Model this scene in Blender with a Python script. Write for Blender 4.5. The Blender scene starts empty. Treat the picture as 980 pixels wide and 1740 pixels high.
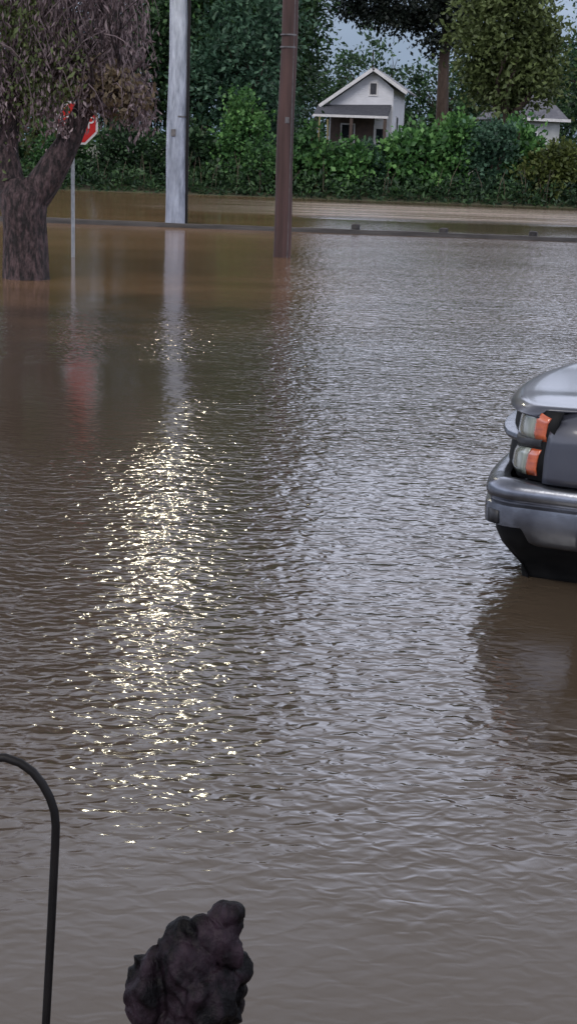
import bpy, bmesh, math, random
import numpy as np
from mathutils import Vector, Matrix, noise as mnoise
random.seed(7); RS = np.random.RandomState(7)
sc = bpy.context.scene; COL = sc.collection
R = math.radians

# ------------------------------------------------------------------ helpers
def tag(o, label=None, cat=None, group=None, kind=None):
    if label: o['label'] = label
    if cat: o['category'] = cat
    if group: o['group'] = group
    if kind: o['kind'] = kind
    return o
def empty(name, loc, rz=0, **k):
    o = bpy.data.objects.new(name, None); COL.objects.link(o); o.location = loc; o.rotation_euler.z = rz
    o.empty_display_size = .2
    return tag(o, **k)
def mesh_obj(name, verts, faces, mat, parent=None, smooth=False, loc=(0, 0, 0)):
    me = bpy.data.meshes.new(name); me.from_pydata([tuple(v) for v in verts], [], [tuple(f) for f in faces]); me.update()
    if smooth: me.polygons.foreach_set('use_smooth', [True] * len(me.polygons))
    for m in (mat if isinstance(mat, (list, tuple)) else [mat]): me.materials.append(m)
    o = bpy.data.objects.new(name, me); COL.objects.link(o); o.parent = parent; o.location = loc
    return o
class MB:
    """collects shapes for one mesh"""
    def __init__(s): s.bm = bmesh.new()
    def box(s, c, d, rot=None, bev=0):
        r = bmesh.ops.create_cube(s.bm, size=1); vs = r['verts']
        M = Matrix.Translation(c) @ (rot.to_4x4() if rot else Matrix()) @ Matrix.Diagonal((*d, 1))
        bmesh.ops.transform(s.bm, matrix=M, verts=vs)
        if bev:
            es = list({e for v in vs for e in v.link_edges})
            bmesh.ops.bevel(s.bm, geom=es, offset=bev, segments=2, affect='EDGES', profile=.6)
        return s
    def tube(s, pts, rads, n=10, cap=True, jit=0):
        pts = [Vector(p) for p in pts]; rings = []
        if not hasattr(rads, '__len__'): rads = [rads] * len(pts)
        prev = None
        for i, p in enumerate(pts):
            t = (pts[min(i + 1, len(pts) - 1)] - pts[max(i - 1, 0)]).normalized()
            if prev is None:
                a = Vector((1, 0, 0)) if abs(t.x) < .8 else Vector((0, 1, 0)); u = t.cross(a).normalized()
            else: u = (prev - t * prev.dot(t)).normalized()
            prev = u; w = t.cross(u)
            rings.append([s.bm.verts.new(p + (u * math.cos(2 * math.pi * k / n) + w * math.sin(2 * math.pi * k / n)) * rads[i] *
                          (1 + (random.uniform(-jit, jit) if jit else 0))) for k in range(n)])
        for a, b in zip(rings, rings[1:]):
            for k in range(n): s.bm.faces.new((a[k], a[(k + 1) % n], b[(k + 1) % n], b[k]))
        if cap: s.bm.faces.new(rings[0][::-1]); s.bm.faces.new(rings[-1])
        return s
    def prism(s, poly, axis, a, b):
        """extrude 2D polygon along axis between a and b"""
        def P(q, h): return {'y': (q[0], h, q[1]), 'x': (h, q[0], q[1]), 'z': (q[0], q[1], h)}[axis]
        A = [s.bm.verts.new(P(q, a)) for q in poly]; B = [s.bm.verts.new(P(q, b)) for q in poly]; n = len(poly)
        s.bm.faces.new(A); s.bm.faces.new(B[::-1])
        for k in range(n): s.bm.faces.new((A[(k + 1) % n], A[k], B[k], B[(k + 1) % n]))
        return s
    def grid(s, P):
        V = [[s.bm.verts.new(p) for p in row] for row in P]
        for i in range(len(V) - 1):
            for j in range(len(V[0]) - 1):
                s.bm.faces.new((V[i][j], V[i + 1][j], V[i + 1][j + 1], V[i][j + 1]))
        return s
    def build(s, name, mat, parent=None, smooth=True, loc=(0, 0, 0), ang=40):
        bmesh.ops.recalc_face_normals(s.bm, faces=s.bm.faces)
        me = bpy.data.meshes.new(name); s.bm.to_mesh(me); s.bm.free()
        if smooth:
            me.polygons.foreach_set('use_smooth', [True] * len(me.polygons))
            me.set_sharp_from_angle(angle=R(ang))
        me.materials.append(mat)
        o = bpy.data.objects.new(name, me); COL.objects.link(o); o.parent = parent; o.location = loc
        return o

# ------------------------------------------------------------------ materials
def newmat(name):
    m = bpy.data.materials.new(name); m.use_nodes = True; nt = m.node_tree
    return m, nt, nt.nodes['Principled BSDF']
def N(nt, t, **k):
    n = nt.nodes.new(t)
    for a, b in k.items(): setattr(n, a, b)
    return n
def math_(nt, op, a, b=None, c=None, clamp=False):
    n = N(nt, 'ShaderNodeMath', operation=op, use_clamp=clamp)
    for i, v in enumerate((a, b, c)):
        if v is None: continue
        if isinstance(v, (int, float)): n.inputs[i].default_value = v
        else: nt.links.new(v, n.inputs[i])
    return n.outputs[0]
def mapped(nt, scale=(1, 1, 1), rot=(0, 0, 0), coord='Object'):
    tc = N(nt, 'ShaderNodeTexCoord'); mp = N(nt, 'ShaderNodeMapping')
    mp.inputs['Scale'].default_value = scale; mp.inputs['Rotation'].default_value = rot
    nt.links.new(tc.outputs[coord], mp.inputs[0]); return mp.outputs[0]
def noise(nt, vec, scale, detail=3, rough=.5, dist=0):
    n = N(nt, 'ShaderNodeTexNoise'); n.inputs['Scale'].default_value = scale; n.inputs['Detail'].default_value = detail
    n.inputs['Roughness'].default_value = rough; n.inputs['Distortion'].default_value = dist
    nt.links.new(vec, n.inputs['Vector']); return n.outputs['Fac']
def ramp(nt, fac, stops):
    r = N(nt, 'ShaderNodeValToRGB'); e = r.color_ramp.elements
    while len(e) < len(stops): e.new(.5)
    for q, (p, c) in zip(e, stops): q.position = p; q.color = (*c, 1) if len(c) == 3 else c
    nt.links.new(fac, r.inputs[0]); return r.outputs[0]
def bump(nt, bsdf, h, dist, strength=1, normal=None):
    b = N(nt, 'ShaderNodeBump'); b.inputs['Distance'].default_value = dist; b.inputs['Strength'].default_value = strength
    nt.links.new(h, b.inputs['Height'])
    if normal: nt.links.new(normal, b.inputs['Normal'])
    if bsdf: nt.links.new(b.outputs[0], bsdf.inputs['Normal'])
    return b.outputs[0]
def surf(name, c1, c2, scale=4, rough=.6, bscale=20, bdist=.004, metal=0, stretch=(1, 1, 1), coat=0, detail=4, lo=.35, hi=.65, spec=.5):
    m, nt, b = newmat(name); v = mapped(nt, stretch)
    nt.links.new(ramp(nt, noise(nt, v, scale, detail, .6), [(lo, c1), (hi, c2)]), b.inputs['Base Color'])
    b.inputs['Roughness'].default_value = rough; b.inputs['Metallic'].default_value = metal
    b.inputs['Coat Weight'].default_value = coat; b.inputs['Coat Roughness'].default_value = .06
    b.inputs['Specular IOR Level'].default_value = spec
    if bdist: bump(nt, b, noise(nt, v, bscale, 4, .6), bdist)
    return m
def leafmat(name, dark, mid, light, trans=.3, vscale=.7):
    m, nt, b = newmat(name)
    g = N(nt, 'ShaderNodeNewGeometry')
    v = mapped(nt)
    f = math_(nt, 'ADD', math_(nt, 'MULTIPLY', g.outputs['Random Per Island'], .55), math_(nt, 'MULTIPLY', noise(nt, v, vscale, 2), .75))
    col = ramp(nt, math_(nt, 'SUBTRACT', f, .15, clamp=True), [(.15, dark), (.5, mid), (.85, light)])
    nt.links.new(col, b.inputs['Base Color']); b.inputs['Roughness'].default_value = .5; b.inputs['Specular IOR Level'].default_value = .35
    t = N(nt, 'ShaderNodeBsdfTranslucent'); nt.links.new(col, t.inputs['Color'])
    mx = N(nt, 'ShaderNodeMixShader'); mx.inputs[0].default_value = trans
    nt.links.new(b.outputs[0], mx.inputs[1]); nt.links.new(t.outputs[0], mx.inputs[2])
    nt.links.new(mx.outputs[0], nt.nodes['Material Output'].inputs['Surface'])
    return m

# ------------------------------------------------------------------ water
def water_mat():
    m, nt, b = newmat('muddy_flood_water')
    tc = N(nt, 'ShaderNodeTexCoord'); sep = N(nt, 'ShaderNodeSeparateXYZ'); nt.links.new(tc.outputs['Object'], sep.inputs[0])
    X, Y = sep.outputs['X'], sep.outputs['Y']
    v = mapped(nt)
    # muddy body colour with slow swirls of silt
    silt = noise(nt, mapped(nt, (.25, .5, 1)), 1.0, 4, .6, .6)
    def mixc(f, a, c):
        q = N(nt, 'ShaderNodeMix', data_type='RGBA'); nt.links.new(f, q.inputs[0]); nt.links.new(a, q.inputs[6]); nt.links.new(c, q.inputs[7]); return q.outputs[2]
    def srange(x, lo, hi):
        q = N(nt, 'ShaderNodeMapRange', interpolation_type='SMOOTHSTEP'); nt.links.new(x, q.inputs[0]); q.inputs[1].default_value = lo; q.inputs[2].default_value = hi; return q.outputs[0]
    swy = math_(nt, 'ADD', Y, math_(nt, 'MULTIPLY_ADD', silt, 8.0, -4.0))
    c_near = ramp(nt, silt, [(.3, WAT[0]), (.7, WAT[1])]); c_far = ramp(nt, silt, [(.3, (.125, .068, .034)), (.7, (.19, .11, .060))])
    c_run_glare = ramp(nt, noise(nt, mapped(nt, (.10, .9, 1)), 1.0, 4, .6, .4), [(.38, (.19, .13, .085)), (.62, (.46, .37, .31))])  # pale band at far right: glare off the muddy current painted into the colour
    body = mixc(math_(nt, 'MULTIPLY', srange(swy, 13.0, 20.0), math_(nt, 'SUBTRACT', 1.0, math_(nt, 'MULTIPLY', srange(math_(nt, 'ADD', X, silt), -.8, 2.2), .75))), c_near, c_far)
    run_glare = math_(nt, 'MULTIPLY', math_(nt, 'MULTIPLY', srange(math_(nt, 'ADD', Y, math_(nt, 'MULTIPLY', silt, 2.5)), 42.5, 45.0), math_(nt, 'SUBTRACT', 1.0, srange(Y, 51.5, 54.5))), srange(math_(nt, 'ADD', X, math_(nt, 'MULTIPLY', silt, 6.0)), -3.0, 4.0))
    nt.links.new(mixc(run_glare, body, c_run_glare), b.inputs['Base Color'])
    b.inputs['Roughness'].default_value = .11; b.inputs['IOR'].default_value = 1.58
    b.inputs['Specular IOR Level'].default_value = .5
    # where the breeze ruffles the surface
    warp = math_(nt, 'MULTIPLY_ADD', noise(nt, mapped(nt, (.12, .5, 1)), 1.0, 3, .55), 9.0, -4.5)
    near = math_(nt, 'MULTIPLY_ADD', noise(nt, mapped(nt, (1, 1, 1)), .9, 2), 1.4, -.7)
    yw = math_(nt, 'ADD', Y, warp)
    patch = noise(nt, mapped(nt, (.10, .32, 1), (0, 0, .06)), 1.0, 3, .6, .3)
    far = ramp(nt, patch, [(.40, (.12,) * 3), (.56, (1,) * 3)])
    # left of the brown pole lies sheltered by the tall trees: calmer except for cat's paws
    lee = N(nt, 'ShaderNodeMapRange', interpolation_type='SMOOTHSTEP'); nt.links.new(math_(nt, 'ADD', math_(nt, 'MULTIPLY', near, .6), X), lee.inputs[0])
    lee.inputs[1].default_value = -1.2; lee.inputs[2].default_value = .5; lee.inputs[3].default_value = 0; lee.inputs[4].default_value = 1
    isfar = N(nt, 'ShaderNodeMapRange', interpolation_type='SMOOTHSTEP'); nt.links.new(math_(nt, 'ADD', math_(nt, 'MULTIPLY', near, 1.2), Y), isfar.inputs[0])
    isfar.inputs[1].default_value = 7.6; isfar.inputs[2].default_value = 9.4
    # far-left: patchy; right of it: mostly ruffled ; near: ruffled everywhere ; at our feet: calm
    open_ = math_(nt, 'MULTIPLY_ADD', far, .7, 1.15)
    farval = N(nt, 'ShaderNodeMix'); nt.links.new(lee.outputs[0], farval.inputs[0])
    paw = ramp(nt, math_(nt, 'DIVIDE', math_(nt, 'ADD', Y, math_(nt, 'MULTIPLY_ADD', patch, 6.0, -3.0)), 30, clamp=True), [(.30, (.25,) * 3), (.40, (.10,) * 3), (.45, (1.0,) * 3), (.52, (.8,) * 3), (.58, (.15,) * 3), (.9, (.3,) * 3)])
    nt.links.new(math_(nt, 'MULTIPLY', paw, .7), farval.inputs[2]); nt.links.new(open_, farval.inputs[3])
    amp = N(nt, 'ShaderNodeMix'); nt.links.new(isfar.outputs[0], amp.inputs[0]); amp.inputs[2].default_value = 1.0
    nt.links.new(farval.outputs[0], amp.inputs[3])
    # a smooth strip along the barrier and under the far bank
    band = ramp(nt, math_(nt, 'DIVIDE', math_(nt, 'ADD', Y, math_(nt, 'MULTIPLY', warp, .35)), 60, clamp=True),
                [(0, (1,) * 3), (.58, (1,) * 3), (.62, (.25,) * 3), (.675, (.12,) * 3), (.70, (2.2,) * 3), (.85, (2.6,) * 3), (.93, (.2,) * 3)])
    # calm apron near the camera, its rim an arc
    dx = math_(nt, 'MULTIPLY', math_(nt, 'SUBTRACT', X, .25), .42)
    rad = math_(nt, 'SQRT', math_(nt, 'ADD', math_(nt, 'MULTIPLY', dx, dx), math_(nt, 'MULTIPLY', Y, Y)))
    rad = math_(nt, 'ADD', rad, math_(nt, 'MULTIPLY', near, .7))
    ap = N(nt, 'ShaderNodeMapRange', interpolation_type='SMOOTHSTEP'); nt.links.new(rad, ap.inputs[0])
    ap.inputs[1].default_value = 2.95; ap.inputs[2].default_value = 3.9; ap.inputs[3].default_value = .13; ap.inputs[4].default_value = 1
    # lee of the truck
    tx = math_(nt, 'SUBTRACT', X, 2.05); ty = math_(nt, 'SUBTRACT', Y, 4.9)
    tr = math_(nt, 'SQRT', math_(nt, 'ADD', math_(nt, 'MULTIPLY', tx, tx), math_(nt, 'MULTIPLY', math_(nt, 'MULTIPLY', ty, ty), .5)))
    tl = N(nt, 'ShaderNodeMapRange', interpolation_type='SMOOTHSTEP'); nt.links.new(math_(nt, 'ADD', tr, math_(nt, 'MULTIPLY', near, .2)), tl.inputs[0])
    tl.inputs[1].default_value = 1.05; tl.inputs[2].default_value = 1.35; tl.inputs[3].default_value = .16; tl.inputs[4].default_value = 1
    A = math_(nt, 'MULTIPLY', math_(nt, 'MULTIPLY', amp.outputs[0], band), math_(nt, 'MULTIPLY', ap.outputs[0], tl.outputs[0]))
    # ripples: heights in metres
    vr = mapped(nt, (.70, 1.15, 1), (0, 0, R(-22)))
    n1 = noise(nt, vr, 19.0, 1.2, .5, .5)
    n2 = noise(nt, mapped(nt, (.62, 1.1, 1), (0, 0, R(14))), 7.0, 1, .5, .3)
    n3 = noise(nt, mapped(nt, (.6, 1, 1), (0, 0, R(-30))), 1.3, 1, .5)
    h = math_(nt, 'ADD', math_(nt, 'ADD', math_(nt, 'MULTIPLY', n1, RIP[0]), math_(nt, 'MULTIPLY', n2, RIP[1])), math_(nt, 'MULTIPLY', n3, RIP[2]))
    h = math_(nt, 'MULTIPLY', h, A)
    bump(nt, b, h, 1.0)
    return m
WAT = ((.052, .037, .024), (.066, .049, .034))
RIP = (.0090, .0105, .010)

# ------------------------------------------------------------------ vegetation
def leaf_cloud(name, C, size, mat, parent, nrm=None, hang=0, aspect=.55, rs=RS):
    """C: (n,3) leaf bases. One island (two folded triangles) per leaf."""
    n = len(C); s = size * rs.uniform(.6, 1.35, n)[:, None]
    d = rs.normal(size=(n, 3)); d[:, 2] -= hang
    if nrm is not None: d += nrm * .8
    d /= np.linalg.norm(d, axis=1)[:, None]
    r = rs.normal(size=(n, 3)); w = np.cross(d, r); w /= np.linalg.norm(w, axis=1)[:, None]
    f = np.cross(d, w) * (s * .12)
    V = np.empty((n, 4, 3)); V[:, 0] = C; V[:, 1] = C + d * s * .5 + w * s * aspect * .5 + f
    V[:, 2] = C + d * s; V[:, 3] = C + d * s * .5 - w * s * aspect * .5 + f
    me = bpy.data.meshes.new(name); me.vertices.add(4 * n); me.vertices.foreach_set('co', V.reshape(-1))
    i = np.arange(n)[:, None] * 4; L = np.concatenate([i, i + 1, i + 2, i, i + 2, i + 3], 1).reshape(-1)
    me.loops.add(6 * n); me.loops.foreach_set('vertex_index', L.astype(np.int32))
    me.polygons.add(2 * n); me.polygons.foreach_set('loop_start', (np.arange(2 * n) * 3).astype(np.int32))
    me.update(calc_edges=True); me.materials.append(mat)
    o = bpy.data.objects.new(name, me); COL.objects.link(o); o.parent = parent
    return o
def clumps(lobes, nc, per, cr, shell=.55, flat=.8, rs=RS):
    """leaf positions in clumps spread through the outer part of ellipsoid lobes"""
    vol = np.array([l[3] * l[4] * l[5] for l in lobes]) ** .67; vol /= vol.sum(); out = []; nr = []
    for k in range(nc):
        l = lobes[rs.choice(len(lobes), p=vol)]
        u = rs.normal(size=3); u /= np.linalg.norm(u)
        r = rs.uniform(shell, 1.05) * (1 + .18 * math.sin(5 * u[0] + 3 * u[2] + l[0]))
        c = np.array(l[:3]) + u * r * np.array(l[3:6])
        q = rs.normal(size=(per, 3)) * cr * rs.uniform(.5, 1.3); q[:, 2] *= flat
        out.append(c + q); nr.append(np.repeat([u + [0, 0, .5]], per, 0))
    return np.concatenate(out), np.concatenate(nr)
def branchy(mb, p, d, length, rad, depth, spread=.6, up=.15):
    p = Vector(p); d = Vector(d).normalized(); pts = [p.copy()]; rr = [rad]; n = 4
    for i in range(n):
        d = (d + Vector((random.uniform(-.25, .25), random.uniform(-.25, .25), random.uniform(-.1, .2) + up * .3))).normalized()
        p = p + d * length / n; pts.append(p.copy()); rr.append(rad * (1 - .55 * (i + 1) / n))
    mb.tube(pts, rr, 7 if rad > .06 else 5)
    if depth:
        for k in range(random.choice((2, 3, 3))):
            i = random.choice((2, 3, 4))
            nd = d + Vector((random.uniform(-1, 1), random.uniform(-1, 1), random.uniform(-.3, .7))) * spread
            branchy(mb, pts[i], nd, length * random.uniform(.6, .8), rr[i] * .75, depth - 1, spread, up)
def tree(name, label, x, y, z, h, rx, lobes, leaf, bark, nc, per, size, cr, trunk_h=None, tr=.22, group=None, shell=.5, hang=.3, cat='tree'):
    t = empty(name, (x, y, z), 0, label=label, cat=cat, group=group)
    mb = MB(); th = trunk_h or h * .45
    mb.tube([(0, 0, -.3), (.03, 0, th * .3), (-.05, .03, th * .7), (.04, 0, th), (.1, .1, h * .8)], [tr * 1.35, tr, tr * .85, tr * .7, tr * .2], 9, jit=.06)
    for k in range(6):
        a = k * 1.05 + random.random(); zz = th * random.uniform(.75, 1.2)
        branchy(mb, (0, 0, zz), (math.cos(a), math.sin(a), .7), rx * .75, tr * .45, 1)
    mb.build('trunk', bark, t)
    C, nr = clumps(lobes, nc, per, cr, shell)
    leaf_cloud('crown', C, size, leaf, t, nr, hang)
    return t
def shrub(name, label, x, y, z, rx, ry, h, leaf, bark, nc=70, per=55, size=.2, group='shrubs along the far bank'):
    t = empty(name, (x, y, z), 0, label=label, cat='shrub', group=group)
    mb = MB()
    for k in range(5):
        a = random.random() * 6.28
        mb.tube([(.25 * math.cos(a), .2 * math.sin(a), -.3), (rx * .3 * math.cos(a), ry * .3 * math.sin(a), h * .4), (rx * .55 * math.cos(a), ry * .5 * math.sin(a), h * .8)], [.05, .035, .015], 6)
    mb.build('stem', bark, t)
    lobes = [(0, 0, h * .42, rx * .95, ry, h * .45)]
    for k in range(4):
        lobes.append((random.uniform(-.6, .6) * rx, random.uniform(-.5, .3) * ry, h * random.uniform(.45, .78), rx * random.uniform(.3, .5), ry * .45, h * random.uniform(.18, .28)))
    C, nr = clumps(lobes, nc, per, .26, .35)
    size *= random.Random(int(x * 31)).uniform(.72, 1.3)
    C[:, 2] = np.maximum(C[:, 2], -.15 + .3 * RS.rand(len(C)))
    leaf_cloud('foliage', C, size, leaf, t, nr, .1, .7)
    return t

# ------------------------------------------------------------------ camera, light, sky
cam = bpy.data.objects.new('camera', bpy.data.cameras.new('camera')); COL.objects.link(cam); sc.camera = cam
cam.data.sensor_fit = 'VERTICAL'; cam.data.sensor_height = 36; cam.data.lens = 2400 / 1740 * 36; cam.data.clip_end = 5000; cam.data.clip_start = .05
PITCH, ROLL = R(14.4), .036
cam.matrix_world = Matrix.Translation((0, 0, 1.85)) @ Matrix.Rotation(R(90) - PITCH, 4, 'X') @ Matrix.Rotation(ROLL, 4, 'Z')

SUN_EL, SUN_AZ = R(48), R(200)      # behind the camera, a little to the right
w = bpy.data.worlds.new('World'); sc.world = w; w.use_nodes = True; nt = w.node_tree
bg = nt.nodes['Background']; sky = N(nt, 'ShaderNodeTexSky', sky_type='NISHITA'); sky.sun_disc = False
sky.sun_elevation = SUN_EL; sky.sun_rotation = SUN_AZ - R(0); sky.air_density = 1.5; sky.dust_density = 3
tc = N(nt, 'ShaderNodeTexCoord'); sp = N(nt, 'ShaderNodeSeparateXYZ'); nt.links.new(tc.outputs['Generated'], sp.inputs[0])
mp = N(nt, 'ShaderNodeMapping'); mp.inputs['Scale'].default_value = (1, 1, 2.6); nt.links.new(tc.outputs['Generated'], mp.inputs[0])
cl = noise(nt, mp.outputs[0], 2.6, 5, .55, .3)
zf = math_(nt, 'ADD', sp.outputs['Z'], math_(nt, 'MULTIPLY_ADD', cl, .16, -.08))
cloud = ramp(nt, zf, [(0, (.20, .27, .38)), (.08, (.29, .37, .50)), (.18, (1.62, 1.74, 2.15)), (.34, (1.35, 1.43, 1.74)), (.55, (.72, .74, .84)), (1, (.50, .52, .58))])
sc_ = N(nt, 'ShaderNodeVectorMath', operation='SCALE'); nt.links.new(cloud, sc_.inputs[0]); sc_.inputs['Scale'].default_value = 11.5
mix = N(nt, 'ShaderNodeMix', data_type='RGBA'); mix.inputs[0].default_value = .93
nt.links.new(sky.outputs[0], mix.inputs[6]); nt.links.new(sc_.outputs[0], mix.inputs[7]); nt.links.new(mix.outputs[2], bg.inputs[0]); bg.inputs[1].default_value = .1
sun = bpy.data.objects.new('sun', bpy.data.lights.new('sun', 'SUN')); COL.objects.link(sun)
sun.data.energy = 1.5; sun.data.angle = R(25); sun.data.color = (1, .95, .88)
sd = Vector((math.sin(SUN_AZ) * math.cos(SUN_EL), math.cos(SUN_AZ) * math.cos(SUN_EL), math.sin(SUN_EL)))
sun.rotation_euler = sd.to_track_quat('Z', 'Y').to_euler(); sun.location = sd * 50

# ------------------------------------------------------------------ ground + water
gm = surf('wet_earth', (.05, .04, .028), (.07, .085, .035), 1.5, .9, 6, .05)
def gz(x, y):
    if y < 54: return -.42
    if y < 58: return -.42 + .66 * (y - 54) / 4
    return .24 + min(1.3, (y - 58) * 1.3 / 38)
ys = [-600, -60, -10, 0, 10, 30, 50, 54, 56, 58, 62, 70, 80, 96, 130, 300, 800, 2000]
xs = [-1500, -300, -80, -40, -20, -10, 0, 10, 20, 40, 80, 300, 1500]
mesh_obj('ground', [(x, y, gz(x, y)) for y in ys for x in xs],
         [(j * 13 + i, j * 13 + i + 1, (j + 1) * 13 + i + 1, (j + 1) * 13 + i) for j in range(len(ys) - 1) for i in range(12)], gm).__setitem__('kind', 'structure')
wv = [(-300, -100, 0), (300, -100, 0), (300, 57.2, 0), (-300, 57.2, 0)]
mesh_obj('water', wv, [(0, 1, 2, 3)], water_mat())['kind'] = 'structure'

# ------------------------------------------------------------------ shared materials
bark = surf('dark_bark', (.035, .022, .016), (.075, .05, .04), 6, .9, 30, .02, stretch=(1, 1, .25))
bark_near = surf('furrowed_bark', (.010, .006, .006), (.095, .060, .062), 16, .9, 15, .09, stretch=(1, 1, .38), lo=.42, hi=.66, detail=6)
G_DARK = leafmat('leaf_dark_green', (.0084, .0216, .0108), (.0288, .0648, .0276), (.0780, .1500, .0540))
G_MID = leafmat('leaf_mid_green', (.0125, .0375, .0137), (.0475, .1225, .0375), (.1250, .2625, .0750))
G_BRIGHT = leafmat('leaf_bright_green', (.0163, .0500, .0163), (.0650, .1688, .0450), (.1750, .3500, .1000))
G_OLIVE = leafmat('leaf_olive', (.045, .062, .02), (.11, .145, .05), (.18, .23, .085))
G_BLACK = leafmat('leaf_blackish', (.008, .012, .010), (.016, .024, .018), (.03, .04, .03))
G_PURPLE = leafmat('leaf_purple_brown', (.0750, .0525, .0550), (.2000, .1475, .1562), (.3875, .3000, .3063), vscale=1.2)
G_YEL = leafmat('leaf_yellowish_green', (.022, .034, .008), (.085, .11, .028), (.17, .20, .06))
G_BLUE = leafmat('leaf_bluish_green', (.0120, .0330, .0210), (.0450, .1020, .0600), (.1125, .2100, .1275))
G_TAN = leafmat('leaf_dry_tan', (.08, .055, .03), (.17, .125, .075), (.28, .22, .14))

# ------------------------------------------------------------------ leaning shade tree (left)
twigm = surf('purplish_twig', (.07, .048, .050), (.19, .14, .145), 5, .85, bdist=0)
def near_tree():
    t = empty('shade_tree', (-3.70, 19.6, -.42), 0, label='forked tree with drooping purplish brown leaves, its dark trunk standing in the flood', cat='tree')
    b = MB(); o = .42
    b.tube([(.02, 0, 0), (0, 0, .3), (-.01, 0, o + .02), (-.02, 0, o + .4), (-.03, 0, o + .8), (-.03, 0, o + 1.15), (-.06, 0, o + 1.35)],
           [.42, .345, .31, .295, .30, .34, .24], 22, jit=.07)
    b.tube([(-.08, 0, o + .95), (-.22, 0, o + 1.25), (-.27, 0, o + 1.7), (-.20, 0, o + 2.2), (-.17, .05, o + 2.9), (-.26, .1, o + 3.8), (-.4, .2, o + 4.8), (-.5, .2, o + 5.6)],
           [.2, .2, .15, .125, .095, .07, .045, .02], 12, jit=.06)
    b.tube([(.05, 0, o + 1.05), (.30, -.02, o + 1.38), (.46, -.05, o + 1.65), (.62, -.05, o + 1.9), (.76, 0, o + 2.25), (.95, .05, o + 2.9), (1.0, .1, o + 3.7), (1.1, .1, o + 4.7)],
           [.24, .21, .18, .15, .125, .09, .06, .02], 12, jit=.06)
    b.tube([(.82, -.02, o + 2.25), (1.05, -.12, o + 2.5), (1.3, -.2, o + 2.65), (1.6, -.3, o + 2.9)], [.11, .075, .05, .02], 9)
    b.tube([(-.26, 0, o + 1.5), (-.7, -.1, o + 2.0), (-1.2, -.2, o + 2.8), (-1.7, -.2, o + 3.8)], [.13, .1, .07, .03], 9)
    random.seed(11)
    for k in range(16):
        p = random.choice([(-.17, .05, o + 2.9), (-.26, .1, o + 3.8), (.95, .05, o + 2.9), (.86, 0, o + 2.3), (1.0, .1, o + 3.7), (1.3, -.25, o + 2.35), (-1.2, -.2, o + 2.8), (-.2, 0, o + 2.2)])
        branchy(b, p, (random.uniform(-1, 1), random.uniform(-1, 1), random.uniform(-.1, .9)), random.uniform(.7, 1.3), .04, 2, .8, 0)
    b.build('trunk', bark_near, t)
    rs = np.random.RandomState(5)
    lobes = [(-.1, 0, o + 4.0, 1.9, 1.6, 1.4), (1.0, 0, o + 3.3, .9, .9, .95), (.6, -.1, o + 3.9, 1.25, 1.1, 1.2), (-1.4, 0, o + 3.8, 1.4, 1.3, 1.3), (.1, .2, o + 5.2, 1.7, 1.5, 1.1), (-.2, .2, o + 6.6, 1.8, 1.5, 1.3), (-1.8, .3, o + 5.4, 1.5, 1.3, 1.4), (-.8, .2, o + 7.9, 1.2, 1.1, 1.0)]
    C, nr = clumps(lobes, 850, 26, .17, .15, 1.9, rs); C = C[C[:, 0] < 1.62 + .2 * rs.rand(len(C))]
    leaf_cloud('crown', C, .105, G_PURPLE, t, None, 2.6, .24, rs)
    tw = MB(); rr = random.Random(3)
    for k in range(950):
        l = lobes[rr.choice((0, 0, 1, 1, 2, 2, 3, 4, 5, 6))]
        p = Vector((l[0] + rr.gauss(0, .6) * l[3], l[1] + rr.gauss(0, .5) * l[4], l[2] + rr.uniform(-.8, .9) * l[5]))
        if p.x > 1.7: continue
        d = Vector((rr.gauss(0, .55), rr.gauss(0, .4), rr.uniform(-.2, .6))); pts = [p.copy()]
        for q in range(4):
            d += Vector((rr.gauss(0, .15), rr.gauss(0, .15), -.42)); p = p + d.normalized() * rr.uniform(.12, .2); pts.append(p.copy())
        if p.x < 1.75: tw.tube(pts, [.010, .008, .006, .005, .003], 3, cap=False)
    tw.build('twigs', twigm, t)
    lobes = [(.55, -.1, o + 2.95, .95, .6, .35), (1.5, -.1, o + 2.35, .5, .45, .25), (-.35, 0, o + 2.4, .5, .5, .5), (.95, -.3, o + 2.45, .25, .15, .14), (.3, -.3, o + 2.3, .16, .1, .16)]
    C, nr = clumps(lobes, 230, 26, .12, .1, 1.5, rs); C = C[C[:, 0] < 1.66 + .15 * rs.rand(len(C))]
    leaf_cloud('foliage', C, .085, G_PURPLE, t, None, 2.2, .36, rs)
    lobes = [(1.4, -.2, o + 2.45, .45, .3, .22), (1.15, -.3, o + 2.65, .4, .3, .2)]
    C, nr = clumps(lobes, 60, 20, .09, .1, 1.1, rs); C = C[C[:, 0] < 1.68 + .12 * rs.rand(len(C))]
    tag(leaf_cloud('foliage', C, .095, G_TAN, t, None, 1.2, .5, rs), label='dry tan leaves')
    C, nr = clumps([(.50, -.3, o + 2.12, .12, .1, .18), (.98, -.3, o + 2.36, .2, .12, .12)], 20, 15, .06, .1, 1.1, rs)
    leaf_cloud('foliage', C, .075, G_PURPLE, t, None, 1.6, .4, rs)
    C, nr = clumps([(-.2, .2, o + 2.3, .45, .4, .9), (.35, -.3, o + 2.9, .6, .3, .5), (.15, -.1, o + 2.5, .4, .3, .5), (-.1, -.5, o + 3.4, .5, .3, .4)], 150, 20, .14, .1, 1.2, rs)
    tag(leaf_cloud('foliage', C, .08, G_OLIVE, t, None, 1.0, .5, rs), label='grey green leaves low in the fork')
near_tree()

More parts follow.
